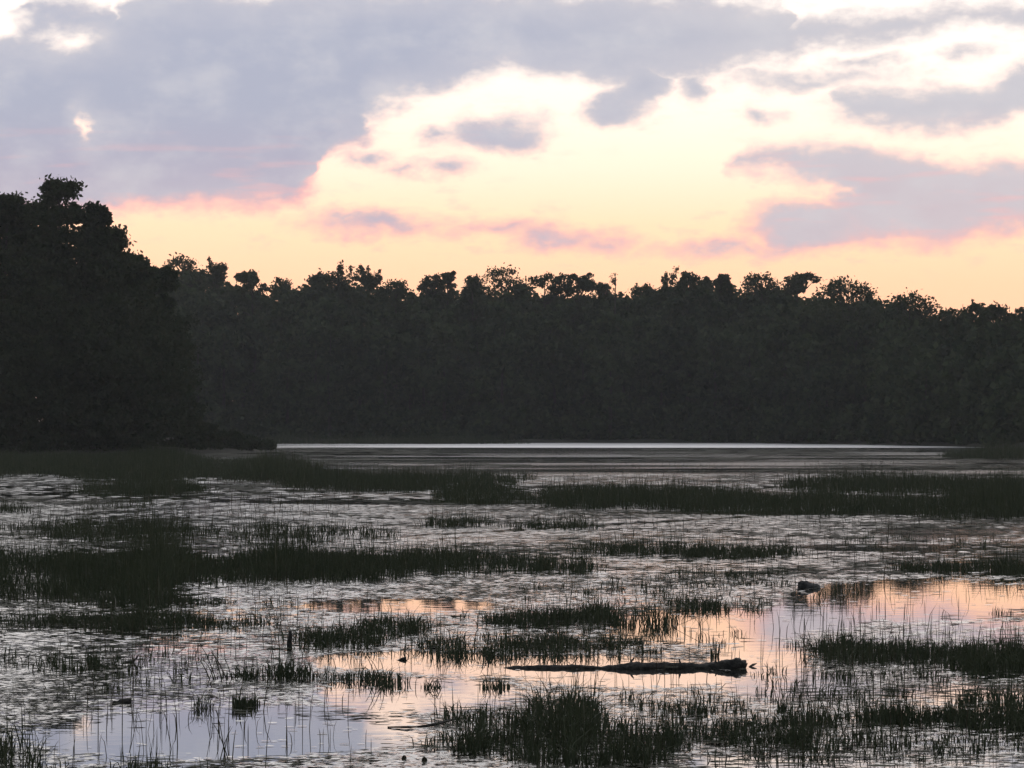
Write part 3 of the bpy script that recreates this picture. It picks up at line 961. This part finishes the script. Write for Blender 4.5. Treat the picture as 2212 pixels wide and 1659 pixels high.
def floating_weed():
    """dull dark rafts of weed lying flat between the reeds"""
    rg = np.random.default_rng(22)
    clear_pools = [(470, 1590, 430, 50), (900, 1510, 190, 24), (1980, 1296, 300, 42), (1760, 1330, 120, 32), (1500, 1364, 170, 24), (1370, 1458, 250, 20), (1640, 1440, 110, 60), (880, 1500, 230, 38), (1180, 1440, 330, 20), (860, 1308, 210, 14), (1540, 1350, 220, 34), (880, 1425, 210, 16)]
    VV, QQ, off = [], [], 0
    for (d0, d1, size, cover) in ((13.5, 24, 0.022, 0.22), (24, 36, 0.04, 0.24), (36, 70, 0.09, 0.26), (70, 130, 0.25, 0.26), (130, 225, 0.7, 0.34)):
        n = int(0.40 * (d1 ** 2 - d0 ** 2) * cover * 2.0 / (size * size * 3.4))
        Y = np.sqrt(d0 ** 2 + rg.random(n) * (d1 ** 2 - d0 ** 2))
        X = (rg.random(n) - 0.5) * 0.80 * Y
        xs, ys = 1106 + X / Y * F, HOR + CAM_H * F / Y
        clear = np.zeros(n)
        for cx, cy, rx, ry in clear_pools:
            clear = np.maximum(clear, np.clip((1.1 - np.sqrt(((xs - cx) / rx) ** 2 + ((ys - cy) / ry) ** 2)) * 4, 0, 1))
        pn = patch_noise(X + 17, Y * 0.8 + 9, 0.12 * Y) + 0.6 * patch_noise(X - 40, Y, 0.04 * Y)
        keep = rg.random(n) < np.clip(0.25 + 0.9 * pn, 0.01, 1.0) * (1 - 0.98 * clear)
        X, Y = X[keep], Y[keep]
        n = len(X)
        k = 7
        s_ = size * (0.4 + 1.2 * rg.random(n) ** 1.5)
        an = (np.arange(k) / k * 6.283)[None] + rg.random(n)[:, None] * 6.28
        rad = s_[:, None] * (0.5 + 0.8 * rg.random((n, k)))
        px, py = np.cos(an) * rad * 1.9, np.sin(an) * rad
        pz = np.full((n, k), 0.007) + 0.05 * size * rg.random((n, k)) + 0.012 * rg.random(n)[:, None]
        VV.append(np.stack([X[:, None] + px, Y[:, None] + py, pz], 2).reshape(-1, 3))
        QQ.append(np.arange(n * k).reshape(n, k) + off)
        off += n * k
    put('floating_weed', mesh('floating_weed', np.concatenate(VV), np.concatenate(QQ), M_WEED), kind='stuff',
        label='dull dark rafts of weed lying flat between the reeds', cat='weed')


floating_weed()

# ------------------------------------------------------------------ the log, lump and other single things


def lumpy_tube(pts, rad, sides, rg, amp=0.12, squash=1.0, caps=True):
    v, f = tube(pts, rad, sides)
    n = len(pts)
    c = np.repeat(np.asarray(pts, float), sides, 0)
    dv = v - c
    ns = 1 + amp * rg.normal(size=(n, sides))
    ns = (ns + np.roll(ns, 1, 1) + np.roll(ns, 1, 0)) / 3
    v = c + dv * ns.reshape(-1, 1)
    fl = [f]
    if caps:
        v = np.concatenate([v, [np.asarray(pts[0], float)], [np.asarray(pts[-1], float)]])
        a, b = n * sides, n * sides + 1
        tri = [(a, (k + 1) % sides, k) for k in range(sides)] + [(b, (n - 1) * sides + k, (n - 1) * sides + (k + 1) % sides) for k in range(sides)]
        fl.append(np.array(tri))
    return v, fl


def make_log():
    rg = np.random.default_rng(3)
    xs = np.array([1088, 1110, 1150, 1200, 1240, 1275, 1300, 1335, 1370, 1405, 1440, 1475, 1510, 1540, 1565, 1590, 1604, 1612])
    d0 = float(ground(0, 1443)[1])
    up = np.array([1, 4, 6, 7, 8, 6, 4, 9, 14, 13, 12, 12, 8, 12, 17, 22, 19, 11]) / F * d0     # height above the water
    th = np.array([2, 5, 6, 7, 7, 6, 6, 9, 11, 11, 10, 10, 9, 11, 13, 15, 14, 9]) / F * d0
    Xc, _ = ground(1350, 1443)
    X = (xs - 1106) / F * d0 - Xc
    Yo = 0.03 * np.sin(xs * 0.013)
    pts = np.stack([X, Yo, up - th], 1)
    root = put('fallen_log', None, loc=(float(Xc), d0, 0), label='long dark waterlogged log lying in the pool right of centre', cat='log')
    pf = np.linspace(0, len(xs) - 1, 70)
    P = np.stack([np.interp(pf, np.arange(len(xs)), pts[:, k]) for k in range(3)], 1)
    rr = np.interp(pf, np.arange(len(xs)), th) * (1 + 0.05 * rg.normal(size=70))
    v, fl = lumpy_tube(P, rr, 18, rg, 0.2)
    put('trunk', mesh('log_trunk', v, fl, M_LOG, True), root)
    for (sx, lx, lz, r) in ((1548, -0.012, 0.03, 0.008), (1360, 0.03, 0.05, 0.010), (1470, -0.012, 0.045, 0.009)):
        x0 = (sx - 1106) / F * d0 - float(Xc)
        z0 = float(np.interp(sx, xs, up)) * 0.6
        v, fl = lumpy_tube([(x0, 0.01, z0), (x0 + lx * .5, 0.01, z0 + lz * .6), (x0 + lx, 0, z0 + lz)], [r, r * .8, r * .45], 7, rg, 0.1)
        put('branch_stub', mesh('branch_stub', v, fl, M_LOG, True), root)


make_log()


def make_lump():
    rg = np.random.default_rng(4)
    X, d = ground(1741, 1270)
    u = np.linspace(0, 2 * math.pi, 25)[:-1]
    V, Fq = [], []
    rings = np.linspace(0, 1, 9)
    sil_x = np.array([-0.085, -0.078, -0.05, -0.02, 0.01, 0.05, 0.09, 0.13])
    for j, t in enumerate(rings):
        rr = math.cos(t * math.pi / 2) ** 0.7
        z = -0.05 + 0.125 * math.sin(t * math.pi / 2)
        for a in u:
            k = 1 + 0.14 * rg.normal()
            ex = 0.20 * (1 - 0.25 * t) if math.cos(a) > 0 else 0.085
            V.append((math.cos(a) * rr * ex * (1 + 0.06 * rg.normal()) - 0.055 * t, math.sin(a) * rr * 0.10 * k, z + 0.006 * rg.normal()))
    n = 24
    for j in range(8):
        for k in range(n):
            Fq.append((j * n + k, j * n + (k + 1) % n, (j + 1) * n + (k + 1) % n, (j + 1) * n + k))
    put('rock', mesh('rock', V, np.array(Fq), M_ROCK, True), loc=(float(X), float(d), 0), label='dark wedge-shaped rock poking out beside the pink pool', cat='rock')


make_lump()


def simple_stick(name, label, pts_s, rad, mat, seed, cat, amp=0.1, extra=None):
    """pts_s: (x, y base, height) survey readings; the stick lies at one distance"""
    rg = np.random.default_rng(seed)
    d0 = float(ground(0, pts_s[0][1])[1])
    xc = (pts_s[0][0] - 1106) / F * d0
    P = []
    for x, y, z in pts_s:
        gx, gy = ground(x, y)
        P.append((float(gx) - xc, float(gy) - d0, z))
    v, fl = lumpy_tube(P, rad, 8, rg, amp)
    return put(name, mesh(name, v, fl, mat, True), loc=(xc, d0, 0), label=label, cat=cat)


simple_stick('floating_stick', 'thin crooked stick floating from the near reed bed into the lavender pool',
             [(838, 1571, 0.004), (880, 1573, 0.010), (920, 1570, 0.008), (955, 1566, 0.016), (985, 1562, 0.03)], [.004, .007, .009, .010, .006], M_LOG, 31, 'stick')
simple_stick('log_piece', 'short dark log piece with a cut end floating left of the lavender pool',
             [(246, 1519, 0.004), (262, 1518, 0.010), (284, 1517, 0.016)], [.012, .017, .019], M_LOG, 32, 'log')
simple_stick('driftwood', 'small driftwood scrap with an upturned tip on the pale left water',
             [(272, 1431, 0.004), (288, 1432, 0.012), (295, 1431, 0.03), (300, 1431, 0.06)], [.010, .014, .010, .004], M_LOG, 33, 'driftwood')
simple_stick('stake', 'short thick dark stub standing upright left of the reed cluster',
             [(627, 1402, -0.1), (626, 1402, 0.06), (628, 1402, 0.12), (627, 1402, 0.15)], [.022, .021, .019, .012], M_LOG, 34, 'stump')
simple_stick('floating_chip', 'small wedge-shaped wood chip floating left of the log tip',
             [(858, 1426, 0.0), (868, 1425, 0.008), (878, 1425, 0.014)], [.002, .011, .014], M_LOG, 35, 'wood chip')
simple_stick('twig', 'tiny twig tip rising just past the thick end of the log',
             [(1618, 1440, 0.0), (1626, 1439, 0.012), (1634, 1438, 0.02)], [.006, .010, .003], M_LOG, 36, 'twig')


def tussock(xs, ys, w, H, n, label, seed, lean=0.35, wid=0.007, name='rush_tussock', hump=True):
    rg = np.random.default_rng(seed)
    X, d = ground(xs, ys)
    Rr = w / 2 / F * float(d)
    r = Rr * np.sqrt(rg.random(n))
    a = rg.random(n) * 6.283
    bx, by = r * np.cos(a), r * np.sin(a)
    h = H * (0.25 + 1.0 * rg.random(n) ** 1.8) * (1.1 - 0.5 * (r / Rr) ** 2)
    root = put(name, None, loc=(float(X), float(d), 0), label=label, cat='tussock', group='single tussocks in the near water')
    v, q, t = blades(bx, by, h, wid * (0.7 + 0.6 * rg.random(n)), rg, lean)
    put('blades', mesh('blades', v, [q, t], M_REED), root)
    if hump:
        V, Fq = [], []
        k = 14
        for j in range(5):
            t_ = j / 4
            for m_ in range(k):
                an = m_ / k * 6.283
                q_ = Rr * 1.05 * math.cos(t_ * 1.4) * (1 + 0.18 * rg.normal())
                V.append((q_ * math.cos(an), q_ * math.sin(an) * 0.8, -0.02 + H * 0.14 * math.sin(t_ * 1.5) + 0.004 * rg.normal()))
        for j in range(4):
            for m_ in range(k):
                Fq.append((j * k + m_, j * k + (m_ + 1) % k, (j + 1) * k + (m_ + 1) % k, (j + 1) * k + m_))
        Fq2 = [np.array(Fq), np.array([[4 * k + i for i in range(k)]])]
        put('root_mound', mesh('root_mound', V, Fq2, M_SOIL, True), root)
    return root


tussock(523, 1526, 40, 0.13, 70, 'compact dark tussock standing at the top edge of the lavender pool', 41, 0.25, 0.010)
tussock(553, 1522, 26, 0.10, 34, 'smaller tussock touching the right of the compact one at the lavender pool', 42, 0.3, 0.009)
tussock(440, 1530, 48, 0.12, 34, 'spiky thin tussock left of the compact one at the lavender pool', 43, 0.6, 0.006)
tussock(1070, 1484, 72, 0.11, 90, 'dark tussock alone between the orange pool and the near reed bed', 44, 0.45, 0.007)
tussock(1688, 1536, 20, 0.14, 26, 'tussock with long splayed stems below the thick end of the log', 45, 0.4, 0.007)
tussock(1722, 1396, 60, 0.09, 40, 'small tussock at the left tip of the large right reed bed', 46, 0.6, 0.006)
tussock(1400, 1412, 60, 0.12, 60, 'dark tussock on the water just above the middle of the log', 47, 0.5, 0.007)
tussock(1543, 1418, 22, 0.12, 34, 'little dark tussock behind the thick end of the log', 48, 0.3, 0.008)
tussock(2160, 1326, 56, 0.09, 40, 'small tussock in the pink pool near the right edge', 49, 0.4, 0.006)
tussock(205, 1438, 36, 0.13, 46, 'dark clump of blades in the pale water at the left', 50, 0.4, 0.009)
tussock(930, 1484, 44, 0.07, 40, 'low clump under the hooped stems at the orange pool', 51, 0.6, 0.007)


def hoops(xs, ys, label, seed, spec, name='bent_rushes', wid=0.0035):
    """single stems: (dx, dz, curl) arcs from a shared foot"""
    rg = np.random.default_rng(seed)
    X, d = ground(xs, ys)
    root = put(name, None, loc=(float(X), float(d), 0), label=label, cat='stems')
    for (x0, dx, dz, curl) in spec:
        pts = []
        for t in np.linspace(0, 1, 9):
            px = x0 + dx * t
            pz = -0.03 + (dz + 0.03) * (math.sin(t * math.pi * curl) / (1 if curl > 0.5 else math.sin(math.pi * curl)))
            pts.append((px, 0.02 * rg.normal() * t * 0.3, pz))
        v, f = tube(pts, np.linspace(wid, wid * 0.4, 9), 5)
        put('stem', mesh('stem', v, f, M_DRY if rg.random() < .4 else M_REED, True), root)


hoops(930, 1486, 'stems bent over in hoops at the edge of the orange pool', 61,
      [(-0.02, 0.10, 0.07, 0.95), (0.0, 0.085, 0.055, 1.0), (-0.04, 0.12, 0.05, 0.9), (0.02, 0.06, 0.075, 0.8), (0.03, 0.05, 0.04, 1.0), (-0.03, 0.06, 0.03, 0.95)])
hoops(452, 1468, 'row of thick stems leaning left out of the long low tussock row', 62,
      [(0.02, -0.11, 0.17, 0.4), (0.06, -0.12, 0.24, 0.4), (0.10, -0.09, 0.22, 0.4), (0.14, -0.13, 0.20, 0.4), (0.05, -0.08, 0.13, 0.4), (0.17, -0.06, 0.15, 0.4)], wid=0.005)
hoops(1688, 1536, 'pair of long thin stems leaning left in the pool right of the log', 63,
      [(-0.01, -0.10, 0.30, 0.42), (0.0, -0.045, 0.31, 0.45), (0.01, 0.015, 0.26, 0.45), (0.02, 0.05, 0.16, 0.4)], wid=0.0032)
hoops(490, 1640, 'long crossing stems at the bottom of the lavender pool', 64,
      [(0.0, -0.06, 0.27, 0.42), (0.02, -0.10, 0.20, 0.42), (-0.04, 0.05, 0.13, 0.42), (0.03, 0.02, 0.16, 0.45), (-0.02, 0.04, 0.18, 0.4)], wid=0.0035)
hoops(820, 1478, 'tall stems leaning left above the orange pool', 65,
      [(0.0, -0.10, 0.20, 0.42), (0.03, -0.09, 0.17, 0.42), (0.05, -0.05, 0.18, 0.42), (-0.03, -0.07, 0.12, 0.42), (0.07, 0.02, 0.13, 0.42)], wid=0.004)
hoops(1640, 1640, 'short splayed stems in the pale pool at the bottom right', 66,
      [(0.0, -0.05, 0.12, 0.4), (0.02, 0.01, 0.14, 0.42), (0.04, 0.05, 0.10, 0.4), (0.0, 0.07, 0.06, 0.4), (0.28, -0.10, 0.07, 0.9), (0.30, 0.09, 0.08, 0.9)], wid=0.0035)


def curled_leaf(xs, ys, label, seed, s):
    rg = np.random.default_rng(seed)
    X, d = ground(xs, ys)
    V, Fq = [], []
    for i in range(7):
        t = i / 6
        w = s * 0.42 * math.sin(t * 2.6 + 0.25)
        for j in range(5):
            q = (j / 4 - 0.5) * 2
            V.append((q * w, 0.25 * s * (q * q) * w / (0.42 * s + 1e-6) + 0.1 * s * t, -0.01 + s * t))
    for i in range(6):
        for j in range(4):
            a = i * 5 + j
            Fq.append((a, a + 1, a + 6, a + 5))
    me = mesh('curled_leaf', V, np.array(Fq), M_DRY, True)
    o = put('curled_leaf', me, loc=(float(X), float(d), 0), label=label, cat='leaf')
    o.rotation_euler = (0, rg.normal() * 0.25, rg.normal() * 0.4)
    sm = o.modifiers.new('thick', 'SOLIDIFY')
    sm.thickness = 0.002


curled_leaf(874, 1640, 'left of two curled leaves standing in the lavender pool at the bottom', 71, 0.034)
curled_leaf(918, 1645, 'right of two curled leaves standing beside the bottom reeds', 72, 0.038)

# ------------------------------------------------------------------ evening haze
hm, hg, hout = material('haze_air')
vp = hg.n('ShaderNodeVolumePrincipled')
vp.inputs['Color'].default_value = (0.93, 0.97, 1.0, 1)
vp.inputs['Density'].default_value = 0.00026
vp.inputs['Anisotropy'].default_value = 0.3
hm.node_tree.links.new(vp.outputs[0], hout.inputs['Volume'])
x0, x1, y0, y1, z0, z1 = -4100, 4100, -1600, 6100, -1.6, 32.0
hv = [(x, y, z) for z in (z0, z1) for y in (y0, y1) for x in (x0, x1)]
hf = np.array([(0, 2, 3, 1), (4, 5, 7, 6), (0, 1, 5, 4), (2, 6, 7, 3), (0, 4, 6, 2), (1, 3, 7, 5)])
put('haze', mesh('haze', hv, hf, hm), kind='stuff', label='faint evening haze over the marsh', cat='haze')
